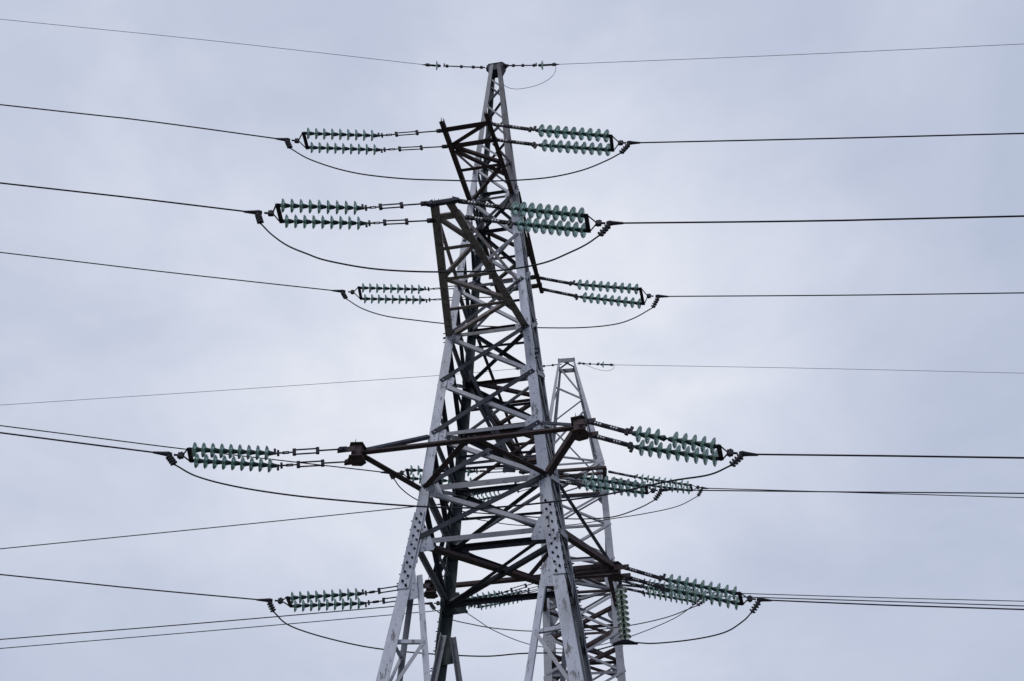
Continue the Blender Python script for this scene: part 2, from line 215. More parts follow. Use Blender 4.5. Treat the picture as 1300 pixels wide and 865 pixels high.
def tube(bm, pts, r, k=8, cap=True):
    pts = [V(q) for q in pts]; rs = r if isinstance(r, (list, tuple)) else [r] * len(pts); rings = []
    for i, q in enumerate(pts):
        d = (pts[min(i + 1, len(pts) - 1)] - pts[max(i - 1, 0)]); d, u, w = frame(d)
        rings.append([bm.verts.new(q + (u * math.cos(2 * math.pi * j / k) + w * math.sin(2 * math.pi * j / k)) * rs[i]) for j in range(k)])
    f = []
    for a, b in zip(rings, rings[1:]):
        for j in range(k): f.append(bm.faces.new((a[j], a[(j + 1) % k], b[(j + 1) % k], b[j])))
    if cap: f.append(bm.faces.new(rings[0][::-1])); f.append(bm.faces.new(rings[-1]))
    bmesh.ops.recalc_face_normals(bm, faces=f)
def bolt(bm, c, n, r=.016, h=.02, k=6): c, n = V(c), V(n).normalized(); tube(bm, [c, c + n * h], r, k)
def smooth_path(pts, sub=6):
    """Catmull-Rom through the points"""
    P = [V(q) for q in pts]; P = [P[0] * 2 - P[1]] + P + [P[-1] * 2 - P[-2]]; out = []
    for i in range(1, len(P) - 2):
        a, b, c, d = P[i - 1:i + 3]
        for k in range(sub):
            t = k / sub; out.append(.5 * ((2 * b) + (c - a) * t + (2 * a - 5 * b + 4 * c - d) * t * t + (3 * b - a - 3 * c + d) * t ** 3))
    out.append(P[-2]); return out

# ------------------------------------------------------------------ ground
GZ = -1.6
bm = bmesh.new()
rings = [0, 6, 14, 24, 40, 70, 130, 300, 900, 3000, 9000]; prev = None; S = 48
for r in rings:
    cur = []
    for j in range(S if r else 1):
        a = 2 * math.pi * j / S; x, y = r * math.cos(a), r * math.sin(a)
        z = GZ + (0 if r > 2000 or r < 1 else .12 * noise.noise(V((x * .12, y * .12, 0))) - .12)
        cur.append(bm.verts.new((x, y + 2, z)))
    if prev:
        for j in range(S):
            if len(prev) == 1: bm.faces.new((prev[0], cur[j], cur[(j + 1) % S]))
            else: bm.faces.new((prev[j], cur[j], cur[(j + 1) % S], prev[(j + 1) % S]))
    prev = cur
g = make('ground', bm, M['grass'], smooth=True); g['kind'] = 'structure'

# ------------------------------------------------------------------ lattice tower generator
class Tower:
    def __init__(s, root, prof, legw, mats):
        s.root, s.prof, s.legw, s.m = root, prof, legw, mats
    def hw(s, z):
        P = s.prof
        for (z0, w0), (z1, w1) in zip(P, P[1:]):
            if z0 <= z <= z1: return w0 + (w1 - w0) * (z - z0) / (z1 - z0)
        return P[-1][1] if z > P[-1][0] else P[0][1]
    def node(s, sx, sy, z): w = s.hw(z); return V((sx * w, sy * w, z))
    def ls(s, z):
        P = s.legw
        for (z0, w0), (z1, w1) in zip(P, P[1:]):
            if z0 <= z <= z1: return w0 + (w1 - w0) * (z - z0) / (z1 - z0)
        return P[-1][1] if z > P[-1][0] else P[0][1]
    def leg(s, sx, sy, m, z0, z1, label=None):
        bm = bmesh.new(); zs = [z0] + [z for z, _ in s.prof if z0 < z < z1] + [z1]; rings = []
        for z in zs:
            l = s.ls(z); c = s.hw(z) + l * .5; t = .018
            pts = [(0, 0), (l, 0), (l, t), (t, t), (t, l), (0, l)]
            rings.append([bm.verts.new((sx * (c - a), sy * (c - b), z)) for a, b in pts])
        f = []
        for a, b in zip(rings, rings[1:]):
            for j in range(6): f.append(bm.faces.new((a[j], a[(j + 1) % 6], b[(j + 1) % 6], b[j])))
        f.append(bm.faces.new(rings[0])); f.append(bm.faces.new(rings[-1])); bmesh.ops.recalc_face_normals(bm, faces=f)
        o = make('leg', bm, m, s.root)
        if label: o['label'] = label
        return o
    # faces: (n, left corner, right corner) as seen from outside
    FACES = {'near': ((0, -1, 0), (-1, -1), (1, -1)), 'far': ((0, 1, 0), (1, 1), (-1, 1)), 'left': ((-1, 0, 0), (-1, 1), (-1, -1)), 'right': ((1, 0, 0), (1, -1), (1, 1))}
    def mem(s, name, face, cornerA, zA, cornerB, zB, size, m, out=False, side=1):
        """brace or strut between two legs in one face"""
        n, L_, R_ = s.FACES[face]; n = V(n); a = s.node(*(L_ if cornerA < 0 else R_), zA); b = s.node(*(L_ if cornerB < 0 else R_), zB)
        h = .5 * (s.ls(zA) + s.ls(zB)) * .5
        bm = bmesh.new(); off = h + .016 if out else h - .032
        # outside members run onto the leg; inside ones end under its flange
        d = (b - a).normalized(); e = .05
        angle(bm, a - d * e, b + d * e, n, size, .011, off, side, size * .9)
        for p_, sg in ((a, 1), (b, -1)):
            for k in (0.0, .08):
                if out: bolt(bm, p_ + d * sg * (k - .02) + n * (off), n, .014, .014)
        return make(name, bm, m, s.root)
    def gusset(s, sx, sy, z, m, w=.30, h=.36, bolts=True):
        l = s.ls(z); hwid = s.hw(z) + l * .5; bm = bmesh.new(); t = .006
        for ax in (0, 1):
            n = V((0, sy, 0)) if ax == 0 else V((sx, 0, 0)); u = V((-sx, 0, 0)) if ax == 0 else V((0, -sy, 0))
            c = V((sx * hwid, sy * hwid, z)) - n * (.018 + .007)
            poly = [(.02, -h * .5), (l + .02, -h * .55), (l + w * .55, -h * .2), (l + w * .6, h * .22), (l + .02, h * .55), (.02, h * .5)]
            if z < 10.5: poly = [(.02, -h * .62), (l + w * .9, -h * .55), (l + w * .95, -h * .38), (l + w * .35, h * .72), (l - .01, h * .75), (.02, h * .7)]
            va = [bm.verts.new(c + u * x + V((0, 0, y)) + n * t) for x, y in poly]; vb = [bm.verts.new(c + u * x + V((0, 0, y)) - n * t) for x, y in poly]
            f = [bm.faces.new(va), bm.faces.new(vb[::-1])]
            for i in range(6): f.append(bm.faces.new((va[i], vb[i], vb[(i + 1) % 6], va[(i + 1) % 6])))
            bmesh.ops.recalc_face_normals(bm, faces=f)
            if bolts:
                for k in range(4): bolt(bm, c + u * (l * .6) + V((0, 0, (k - 1.5) * h * .24)) + n * .026, n, .014, .02)
                for k in range(2): bolt(bm, c + u * (l + w * .3) + V((0, 0, (k - .5) * h * .3)) + n * .006, n, .014, .016)
        return make('gusset_plate', bm, m, s.root)
    def splice(s, sx, sy, z0, z1, m, rows=10):
        """bolted cover angle clamped round the outside of the leg joint, bolt shanks standing proud"""
        bm = bmesh.new(); rings = []
        for z in (z0, z1):
            l = s.ls(z) * .96; c = s.hw(z) + s.ls(z) * .5 + .017; t = .014
            pts = [(0, 0), (l, 0), (l, t), (t, t), (t, l), (0, l)]
            rings.append([bm.verts.new((sx * (c - a), sy * (c - b), z)) for a, b in pts])
        f = []
        for j in range(6): f.append(bm.faces.new((rings[0][j], rings[0][(j + 1) % 6], rings[1][(j + 1) % 6], rings[1][j])))
        f.append(bm.faces.new(rings[0])); f.append(bm.faces.new(rings[1])); bmesh.ops.recalc_face_normals(bm, faces=f)
        nf = len(bm.faces); bb = bm
        for k in range(rows):
            z = z0 + (z1 - z0) * (k + .6) / (rows + .2); l = s.ls(z); c = s.hw(z) + l * .5 + .017
            fr = .32 if k % 2 else .68
            for ax in (0, 1):
                n = V((0, sy, 0)) if ax == 0 else V((sx, 0, 0)); u = V((-sx, 0, 0)) if ax == 0 else V((0, -sy, 0))
                p_ = V((sx * c, sy * c, z)) + u * (l * fr)
                bolt(bb, p_, n, .024, .022); tube(bb, [p_, p_ + n * .055], .011, 6)
        bm.faces.ensure_lookup_table()
        for q_ in list(bm.faces)[nf:]: q_.material_index = 1
        o = make('splice_plate', bm, m, s.root); o.data.materials.append(M['iron']); return o

def steps(T, sx, sy, z0, z1, axis, m, gap=.38):
    """climbing step bolts up one leg, each a part"""
    z = z0; n = V((sx, 0, 0)) if axis == 0 else V((0, sy, 0)); u = V((0, -sy, 0)) if axis == 0 else V((-sx, 0, 0))
    while z < z1:
        for k in range(4):
            l = T.ls(z); c = T.hw(z) + l * .5; p_ = V((sx * c, sy * c, z + k * .07)) + u * (l * (.35 if k % 2 else .6))
            bm = bmesh.new(); tube(bm, [p_, p_ + n * .018, p_ + n * .019, p_ + n * .075], [.02, .02, .012, .012], 6); make('step_bolt', bm, m, T.root)
        z += gap

TH = math.radians(TW['th'])
zT, zAt, zAb, zBt, zBb, zCt, zCb, zD = (TW[k] for k in ('zT', 'zAt', 'zAb', 'zBt', 'zBb', 'zCt', 'zCb', 'zD'))
w0, wA, wB, wC, wD = TW['w0'], TW['wA'], TW['wB'], TW['wC'], TW['wD']
wG = wD + (w0 - wD) * (zD - GZ) / zD
# ================================================================== TOWER 1
t1 = empty('transmission_tower', (0, 0, 0), 'large near lattice pylon with rusty brown crossarms and pale legs', 'pylon', 'steel lattice pylons', TH)
T = Tower(t1, [(GZ, wG), (zD, wD), (zCb, wC), (zBb, wB), (zAb, wA), (zT, TW['wT'])], [(GZ, .23), (7.8, .215), (zCb, .2), (zBb, .185), (zAb, .155), (zT, .105)], M)
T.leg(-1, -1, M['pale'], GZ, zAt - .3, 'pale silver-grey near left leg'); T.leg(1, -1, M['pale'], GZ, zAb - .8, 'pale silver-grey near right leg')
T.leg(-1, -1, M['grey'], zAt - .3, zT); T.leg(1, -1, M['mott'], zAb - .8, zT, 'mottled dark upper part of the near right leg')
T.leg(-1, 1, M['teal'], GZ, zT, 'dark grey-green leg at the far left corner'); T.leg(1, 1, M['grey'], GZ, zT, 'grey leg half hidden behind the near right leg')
for sx in (-1, 1):
    for sy in (-1, 1):
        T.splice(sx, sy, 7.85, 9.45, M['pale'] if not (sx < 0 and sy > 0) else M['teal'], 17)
levels = [zAt, zAb, zBt, zBb, (zBb + zCt) / 2 + .02, zCt, zCb, zD]
for sx in (-1, 1):
    for sy in (-1, 1):
        for z in levels:
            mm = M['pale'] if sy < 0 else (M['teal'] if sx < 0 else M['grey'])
            if abs(z - (zBb + zCt) / 2) < .1: mm = M['rust'] if sy > 0 else M['pale']
            k = .62 if z > zBb else .85
            T.gusset(sx, sy, z, mm, .30 * k, .42 * k)
        # plates that take the leg braces below the splice
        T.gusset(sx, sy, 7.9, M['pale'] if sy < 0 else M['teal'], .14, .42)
steps(T, 1, -1, 13.1, 13.3, 0, M['iron']); steps(T, 1, -1, 18.0, 18.2, 0, M['iron']); steps(T, -1, -1, 13.9, 14.0, 0, M['iron']); steps(T, 1, 1, 8.6, 8.9, 0, M['iron']); steps(T, -1, 1, 7.1, 7.6, 0, M['iron'], .3)
# horizontal struts
for z, size in ((zAt, .07), (zAb, .075), (zBt, .085), (zBb, .09), (zCt, .085), (zCb, .12), (zD, .10)):
    for f in ('near', 'far', 'left', 'right'):
        mm = {'near': M['grey'] if z in (zCt, zBb, zD, zCb) else M['dark'], 'far': M['rust'] if z in (zBb, zBt) else M['dark'], 'left': M['grey'], 'right': M['grey']}[f]
        T.mem('strut', f, -1, z, 1, z, size, mm, False, -1)
mid = (zBb + zCt) / 2 + .02
T.mem('strut', 'far', -1, mid, 1, mid, .09, M['rust'], False, -1)
# crossed braces, panel by panel
panels = [(zAb, zAt, .07), ((zAb + zBt) / 2, zAb, .085), (zBt, (zAb + zBt) / 2, .085), (zBb, zBt, .085), (mid, zBb, .10), (zCt, mid, .10), (zCb, zCt, .10), (zD, zCb, .10)]
for i, (za, zb, size) in enumerate(panels):
    for f in ('near', 'far', 'left', 'right'):
        if f == 'near': m1, m2 = M['dark'] if i not in (2,) else M['grey'], M['far']  # underside shade of the rising braces is put into their darker steel
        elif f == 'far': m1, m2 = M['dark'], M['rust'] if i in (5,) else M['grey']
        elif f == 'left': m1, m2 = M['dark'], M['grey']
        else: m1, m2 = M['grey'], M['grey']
        T.mem('brace', f, -1, za + .05, 1, zb - .02, size, m1, True, -1)       # rises to the right
        T.mem('brace', f, -1, zb - .05, 1, za + .05, size * .85, m2, False, 1)
# thin secondary struts half way up the panels
for i, (za, zb, size) in enumerate(panels):
    for f in ('left', 'right') + (('far',) if i in (2, 4, 5) else ()):
        zc = (za + zb) / 2
        T.mem('strut', f, -1, zc, 1, zc, .048, M['grey'] if i % 2 else M['dark'], False, -1)
for z, k in ((12.05, .1), (11.75, .1), (15.0, .05), (10.6, .05)):
    T.mem('strut', 'right', -1, z, 1, z + .5, .055, M['dark'], False, 1); T.mem('strut', 'far', -1, z, 1, z + k, .045, M['dark'], False, -1)
# peak: single zigzag on each face
n_ = 5; zz = [zAt + (zT - .75 - zAt) * (1 - (1 - k / n_) ** 1.25) for k in range(n_ + 1)]
for f, flip in (('near', 0), ('far', 1), ('left', 1), ('right', 0)):
    for k in range(n_):
        a = -1 if (k + flip) % 2 else 1
        T.mem('brace', f, a, zz[k] + .05, -a, zz[k + 1], .055, (M['dark'] if k % 2 else M['grey']), False, 1)
# plan bracing (diaphragms)
def plan(z, pts, size, m, drop=0):
    a, b = V((*pts[0], z)), V((*pts[1], z)); bm = bmesh.new(); angle(bm, a, b, (0, 0, -1), size, .011, .02 + drop, 1)
    return make('plan_brace', bm, m, t1)
w = wD - .02
plan(zD, ((-w, -w), (w, w)), .15, M['rust'])
bm = bmesh.new(); angle(bm, (-w, w, zD), (w, -w - .02, zD), (0, 0, -1), .075, .011, .05, 1); make('plan_brace', bm, M['dark'], t1)
bm = bmesh.new(); angle(bm, (-w + .05, w, zD - .02), (w, -w + .42, zD - .02), (0, 0, -1), .085, .011, .05, -1); make('plan_brace', bm, M['dark'], t1)
plan(zBb, ((-wB, wB), (wB, -wB)), .10, M['dark'], .03)
plan(zCb, ((-wC, wC), (wC, -wC)), .10, M['dark'], .03)
plan(zAb, ((-wA, wA), (wA, -wA)), .08, M['dark'], .03)
for a, b in (((-wB + .05, wB, 13.9), (.28, -.1, 11.1)), ((-wB + .15, .35, 14.0), (.33, -.1, 11.1))):
    bm = bmesh.new(); angle(bm, a, b, (0, -1, 0), .085, .011, 0, -1); make('inner_brace', bm, M['dark'], t1)
bm = bmesh.new(); box(bm, (.3, -.1, 11.05), V((.13, 0, -.02)), V((0, .01, 0)), V((.03, 0, .17))); make('gusset_plate', bm, M['dark'], t1)
# spreading foot: V braces from below the splice to the middle of each side, with secondary struts
def P3(f, u, z, out=0):
    n, L_, R_ = T.FACES[f]; a, b = T.node(*L_, z), T.node(*R_, z); c = (a + b) / 2; return c + (b - a) / 2 * u
for f in ('near', 'far', 'left', 'right'):
    n = V(T.FACES[f][0]); mm = {'near': M['pale'], 'far': M['grey'], 'left': M['grey'], 'right': M['grey']}[f]
    for sg in (-1, 1):
        a = P3(f, sg * .86, 8.15); b = P3(f, sg * .02, .9)
        bm = bmesh.new(); angle(bm, a, b, n, .105, .013, .02, -sg); make('foot_brace', bm, mm, t1)
        at = lambda z: a + (b - a) * ((8.15 - z) / 7.25)
        for k, (zl, zb, m_) in enumerate(((6.9, 6.85, M['pale']), (5.7, 6.85, M['far']), (5.7, 5.6, M['rust']), (4.2, 5.6, M['far']), (4.2, 4.1, M['grey']), (2.2, 4.1, M['grey']))):
            bm = bmesh.new(); angle(bm, P3(f, sg, zl), at(zb), n, .062, .010, .03, sg * (1 if k % 2 else -1)); make('foot_strut', bm, m_, t1)
    bm = bmesh.new(); angle(bm, P3(f, -1, .8), P3(f, 1, .8), n, .1, .012, .02, -1); make('foot_strut', bm, mm, t1)
for sx in (-1, 1):
    for sy in (-1, 1):
        bm = bmesh.new(); c = T.node(sx, sy, GZ); h = .38
        prism(bm, c + V((0, 0, -.6)), c + V((0, 0, .28)), [(-h, -h), (h, -h), (h, h), (-h, h)], V((1, 0, 0)), V((0, 1, 0)), [(-h * .8, -h * .8), (h * .8, -h * .8), (h * .8, h * .8), (-h * .8, h * .8)])
        make('footing', bm, M['conc'], t1)
# top plate
bm = bmesh.new()
hexp = [(-.30, -.05), (-.20, -.17), (.20, -.17), (.32, -.05), (.32, .06), (.18, .18), (-.18, .18), (-.30, .06)]
prism(bm, (0, 0, zT - .02), (0, 0, zT + .0), hexp, V((1, 0, 0)), V((0, 1, 0)))
prism(bm, (0, 0, zT - .30), (0, 0, zT - .02), [(-.17, -.15), (.17, -.15), (.17, .15), (-.17, .15)], V((1, 0, 0)), V((0, 1, 0)), [(-.26, -.15), (.27, -.15), (.27, .15), (-.26, .15)])
box(bm, (0, 0, zT + .05), V((.16, 0, 0)), V((0, .02, 0)), V((0, 0, .05)))
make('peak_cap', bm, M['dark'], t1)

# ---------------- crossarms
def chordpt(c, y):
    (x0, y0), (x1, y1) = c; return x0 + (x1 - x0) * (y - y0) / (y1 - y0)
def spike(bm, c, h=.16): tube(bm, [c, V(c) + V((0, 0, h))], [.018, .004], 6)
def crossarm(root, z, cl, cr, ys, beams, ties, m, label, size=.11, diag=True, spikes=True, tipplate=None, mt=None):
    """flat truss of two chords with rungs, carried by ties; children of one crossarm empty"""
    arm = empty('crossarm', (0, 0, 0), None, None); arm.parent = root; del_keys = [k for k in arm.keys()]
    arm['label'] = label; sg = 1 if cl[1][1] > cl[0][1] else -1
    dn = V((0, 0, -1))
    for c, sd in ((cl, -sg), (cr, sg)):
        bm = bmesh.new(); angle(bm, (*c[0], z), (*c[1], z), dn, size, .012, 0, sd)
        if spikes:
            spike(bm, (c[0][0], c[0][1], z)); 
        make('chord', bm, m, arm)
    for y, s_ in beams:
        bm = bmesh.new(); angle(bm, (chordpt(cl, y) - .05, y, z), (chordpt(cr, y) + .05, y, z), dn, s_, .012, -.013, 1, s_ * 1.3); make('tip_beam', bm, m, arm)
    last = beams[-1][0]; prev_y = last; s = 1
    for k, y in enumerate(ys):
        bm = bmesh.new(); angle(bm, (chordpt(cl, y), y, z), (chordpt(cr, y), y, z), dn, .085, .011, -.014, 1); make('rung', bm, m, arm)
    if diag:
        yy = [last] + list(ys) + [cl[1][1]]
        for k in range(len(yy) - 1):
            a, b = (cl, cr) if k % 2 == 0 else (cr, cl)
            bm = bmesh.new(); angle(bm, (chordpt(a, yy[k]), yy[k], z), (chordpt(b, yy[k + 1]), yy[k + 1], z), dn, .08, .011, -.03, 1 if k % 2 else -1); make('diagonal', bm, mt or m, arm)
    for a, b in ties:
        bm = bmesh.new(); angle(bm, a, b, (0, -1 if a[1] < 0 else 1, 0), .075, .011, 0, 1); make('tie', bm, mt or m, arm)
    if tipplate:
        x0, x1, y = tipplate; bm = bmesh.new()
        prism(bm, (x0, y, z), (x1, y, z), [(-.035, -.05), (.035, -.05), (.05, 0), (.03, .05), (-.03, .05), (-.05, 0)], V((0, 1, 0)), V((0, 0, 1)))
        for xx, s_ in ((x0, -1), (x1, 1)):
            prism(bm, (xx, y, z), (xx + s_ * .13, y, z), [(-.06, -.06), (.06, -.06), (.06, .06), (-.06, .06)], V((0, 1, 0)), V((0, 0, 1)), [(-.03, -.02), (.03, -.02), (.03, .02), (-.03, .02)])
        make('end_bracket', bm, M['dark'], arm)
    return arm
lug = lambda bm, p_, s_: (box(bm, V(p_) + V((s_ * .07, 0, 0)), V((.11, 0, 0)), V((0, .012, 0)), V((0, 0, .045))), box(bm, V(p_) + V((s_ * .07, 0, 0)), V((.05, 0, 0)), V((0, .05, 0)), V((0, 0, .02))))
# upper pair
A1 = crossarm(t1, zAb, ((-.69, -3.06), (-.56, -.45)), ((.37, -3.08), (.53, -.45)), (-1.55,), ((-2.80, .13), (-2.30, .13)),
    [((-.62, -2.2, zAb + .03), (-.5, -.5, zAt)), ((.36, -2.2, zAb + .03), (.47, -.5, zAt)), ((-.55, -2.2, zAb + .02), (.50, -1.25, zAb + .02))], M['rust'], 'short upper crossarm reaching towards the viewer')
bm = bmesh.new()
angle(bm, (-.62, -2.32, zAb), (.30, -2.78, zAb), (0, 0, -1), .10, .011, -.03, 1); make('diagonal', bm, M['rust'], A1)
A2 = crossarm(t1, zAb, ((-.50, 3.06), (-.53, .45)), ((.68, 3.08), (.56, .45)), (1.55,), ((2.80, .13), (2.45, .13)),
    [((-.48, 2.4, zAb + .03), (-.46, .5, zAt)), ((.66, 3.0, zAb + .05), (.50, .5, zAt))], M['rust'], 'short upper crossarm reaching away from the viewer')
# long middle pair
B1 = crossarm(t1, zBb, ((-.27, -4.64), (-.88, -.80)), ((.02, -4.62), (.83, -.80)), (-3.46, -2.62, -1.72), ((-4.28, .15),),
    [((.12, -4.4, zBb + .05), (.66, -.75, zBt)), ((-.30, -4.4, zBb + .05), (-.70, -.72, zBt))], M['brown'], 'long middle crossarm tapering towards the viewer', .155, True, True, (-.29, .09, -4.66), M['brown'])
B2 = crossarm(t1, zBb, ((-.10, 4.64), (-.83, .80)), ((.28, 4.62), (.88, .80)), (3.46, 2.62, 1.72), ((4.28, .15),),
    [((.28, 4.4, zBb + .05), (.70, .72, zBt)), ((-.12, 4.4, zBb + .05), (-.66, .72, zBt))], M['rust'], 'long middle crossarm tapering away from the viewer', .155, True, True, (-.2, .4, 4.66), M['rust'])
bm = bmesh.new(); angle(bm, (.40, -2.5, zBb), (.40, -2.5, zBb + .55), (1, 0, 0), .07, .01, 0, 1); make('tie_post', bm, M['rust'], B1)
bm = bmesh.new(); angle(bm, (.62, 2.3, zAb + .02), (.52, .5, zAb + .45), (0, 1, 0), .07, .01, 0, 1); make('tie', bm, M['rust'], A2)
# wide lower pair: a beam parallel to the line with a bracket box at either end
def lower(sg, z, yb, xl, xr, roots, ties, label):
    arm = empty('crossarm', (0, 0, 0), None, None); arm.parent = t1; arm['label'] = label
    dn = V((0, 0, -1)); yo = V((0, sg, 0))
    bm = bmesh.new(); angle(bm, (xl, yb, z), (xr, yb, z), dn, .12 if sg > 0 else .11, .013, 0, 1, .13 if sg > 0 else None); make('beam', bm, M['rust'], arm)
    if sg > 0:
        bm = bmesh.new(); angle(bm, (.55, yb - .24, z - .02), (xr - .1, yb - .24, z - .02), dn, .09, .012, 0, -1); make('beam', bm, M['rust'], arm)
    cx = .05
    for k, r in enumerate(roots):
        bm = bmesh.new(); angle(bm, (xl if r[0] < 0 else xr, yb, z), (*r, z), dn, .12 if sg < 0 else .125, .012, -.015, 1); make('chord', bm, M['rust'], arm)
        bm = bmesh.new(); angle(bm, (cx + (.08 if r[0] > 0 else -.08), yb, z), (*r, z), dn, .11, .012, -.03, -1 if r[0] < 0 else 1); make('diagonal', bm, M['rust'], arm)
    for a, b in ties:
        bm = bmesh.new(); angle(bm, a, b, yo, .075, .011, 0, 1); make('tie', bm, M['dark'], arm)
    for xe, s_ in ((xl, -1), (xr, 1)):
        bm = bmesh.new()
        q = [(-.17, -.20), (.10, -.24), (.19, -.05), (.15, .17), (-.05, .22), (-.19, .12)]
        q = [(a * s_ * .8, b * .82) for a, b in q]
        for dz in (-.15, .12): prism(bm, (xe, yb, z + dz), (xe, yb, z + dz + .016), q, V((1, 0, 0)), V((0, 1, 0)))
        prism(bm, (xe, yb, z - .134), (xe, yb, z + .12), [(a * .72, b * .72) for a, b in q], V((1, 0, 0)), V((0, 1, 0)))
        box(bm, (xe + s_ * .14, yb - .2, z - .02), V((.16 * s_, 0, 0)), V((0, .012, 0)), V((0, 0, .05)))
        box(bm, (xe + s_ * .14, yb + .2, z - .02), V((.16 * s_, 0, 0)), V((0, .012, 0)), V((0, 0, .05)))
        spike(bm, (xe - .06, yb, z + .13), .2)
        for k in range(4): bolt(bm, (xe + (k - 1.5) * .08, yb - .1, z - .15), (0, 0, -1), .018, .02)
        make('end_bracket', bm, M['rust'], arm)
    return arm
lower(-1, zCb, -2.57, -2.03, 1.98, ((-1.20, -1.12), (1.20, -1.16)), [((-1.95, -2.55, zCb + .10), (-1.13, -1.15, zCt - .02)), ((1.9, -2.55, zCb + .10), (1.10, -1.15, zCt - .02))], 'wide lower crossarm on the viewer\'s side with a bracket box at either end')
lower(1, zCb, 2.80, -2.02, 2.05, ((-1.17, 1.12), (1.17, 1.12)), [((-1.95, 2.7, zCb + .10), (-1.10, 1.10, zCt)), ((1.98, 2.7, zCb + .10), (1.10, 1.10, zCt))], 'wide lower crossarm on the far side')

# ================================================================== TOWER 2
TH2 = math.radians(-7)
t2 = empty('transmission_tower', (T2O[0] - .11, T2O[1], 0), 'smaller grey lattice pylon standing behind the right leg of the large one', 'pylon', 'steel lattice pylons', TH2)
zP = 19.55
T2 = Tower(t2, [(GZ, 1.45), (10, 1.12), (15, 1.10), (zP, 1.05), (zT, .27)], [(GZ, .26), (12, .25), (zP, .2), (zP + .1, .105), (zT, .075)], M)
for sx, sy in ((-1, -1), (1, -1), (-1, 1), (1, 1)): T2.leg(sx, sy, M['far'], GZ, zT)
lv = [zP]; z = zP
while z > 5: z -= 1.28; lv.append(z)
for i, (zb, za) in enumerate(zip(lv, lv[1:])):
    for f in ('near', 'far', 'left', 'right'):
        T2.mem('brace', f, -1, za + .05, 1, zb - .04, .08, M['far'], True, -1)
        T2.mem('brace', f, -1, zb - .05, 1, za + .05, .07, M['far'] if i % 3 else M['grey'], False, 1)
for i, z in enumerate(lv):
    for f in ('near', 'far', 'left', 'right'): 
        T2.mem('strut', f, -1, z, 1, z, .08, M['rust'] if i in (1, 4, 5) else (M['far'] if i % 2 else M['grey']), False, -1)
for z in (zP, lv[3], lv[5], 14.0, 12.6): 
    for sg in (-1, 1):
        w = T2.hw(z); bm = bmesh.new(); angle(bm, (-w * sg, -w, z), (w * sg, w, z), (0, 0, -1), .11, .011, .02 if sg > 0 else -.01, 1); make('plan_brace', bm, M['rust'] if z != zP else M['grey'], t2)
for sx in (-1, 1):
    for sy in (-1, 1):
        for z in (zP - .1, 14.9, 12.9): T2.gusset(sx, sy, z, M['far'], .25, .5)
        T2.splice(sx, sy, 14.6, 15.6, M['far'], 6)
        bm = bmesh.new(); c = T2.node(sx, sy, GZ); h = .4
        prism(bm, c + V((0, 0, -.6)), c + V((0, 0, .28)), [(-h, -h), (h, -h), (h, h), (-h, h)], V((1, 0, 0)), V((0, 1, 0))); make('footing', bm, M['conc'], t2)
# remaining foot panels
z0 = lv[-1]
for f in ('near', 'far', 'left', 'right'):
    T2.mem('foot_brace', f, -1, GZ + .4, 1, z0 - .1, .12, M['far'], True, -1); T2.mem('foot_brace', f, -1, z0 - .1, 1, GZ + .4, .12, M['far'], False, 1)
# peak braces (open A shape)
for f, fl in (('near', 1), ('far', 1), ('left', 0), ('right', 0)):
    for k, (a, za, zb) in enumerate(((1, 24.7, 22.9), (-1, 23.55, 22.75), (-1, 20.15, 22.3), (-1, 20.1, 19.6)) if f in ('near', 'far') else ((1, 24.2, 22.8), (-1, 22.8, 21.2), (1, 21.2, 19.8))):
        if k == 0 and f == 'far': continue
        T2.mem('brace', f, -1 if (k == 0 or a < 0) else 1, za, 1 if (k == 0 or a < 0) else -1, zb, .06, M['grey'], False, 1)
bm = bmesh.new(); h = .34
for sg in (-1, 1): angle(bm, (-.3, -.3 * sg, zT - .02), (.3, .3 * sg, zT - .02 + .012 * sg), (0, 0, -1), .08, .01, 0, 1)
for sy in (-1, 1): box(bm, (0, sy * .33, zT - .13), V((.33, 0, 0)), V((0, .012, 0)), V((0, 0, .10)))
for sx in (-1, 1): box(bm, (sx * .33, 0, zT - .13), V((.012, 0, 0)), V((0, .31, 0)), V((0, 0, .10)))
make('peak_cap', bm, M['grey'], t2)
def arm2(z, cl, cr, ys, beams, ties, label): return crossarm(t2, z, cl, cr, ys, beams, ties, M['rust'], label, .13, True, False, None, M['grey'])
arm2(zAb, ((-.72, -2.1), (-1.1, -1.0)), ((1.15, -2.0), (1.1, -1.0)), (), ((-1.98, .11), (-1.65, .09)), [((-.72, -2.0, zAb), (-1.0, -1.1, zP)), ((1.12, -1.9, zAb), (1.0, -1.1, zP))], 'short upper crossarm at the foot of the peak')
arm2(zBb, ((-.95, -3.5), (-1.15, -1.1)), ((.98, -3.4), (1.15, -1.1)), (-2.3,), ((-3.3, .16),), [((-.95, -3.3, zBb), (-1.1, -1.15, 15.3)), ((.98, -3.2, zBb), (1.1, -1.15, 15.3))], 'middle crossarm reaching towards the viewer')
arm2(17.2, ((-1.2, 3.7), (-1.1, 1.1)), ((.9, 3.5), (1.1, 1.1)), (2.3,), ((3.4, .16),), [((-1.15, 3.3, 17.2), (-1.05, 1.1, 18.6)), ((.9, 3.3, 17.2), (1.05, 1.1, 18.6))], 'crossarm reaching away on the far side')

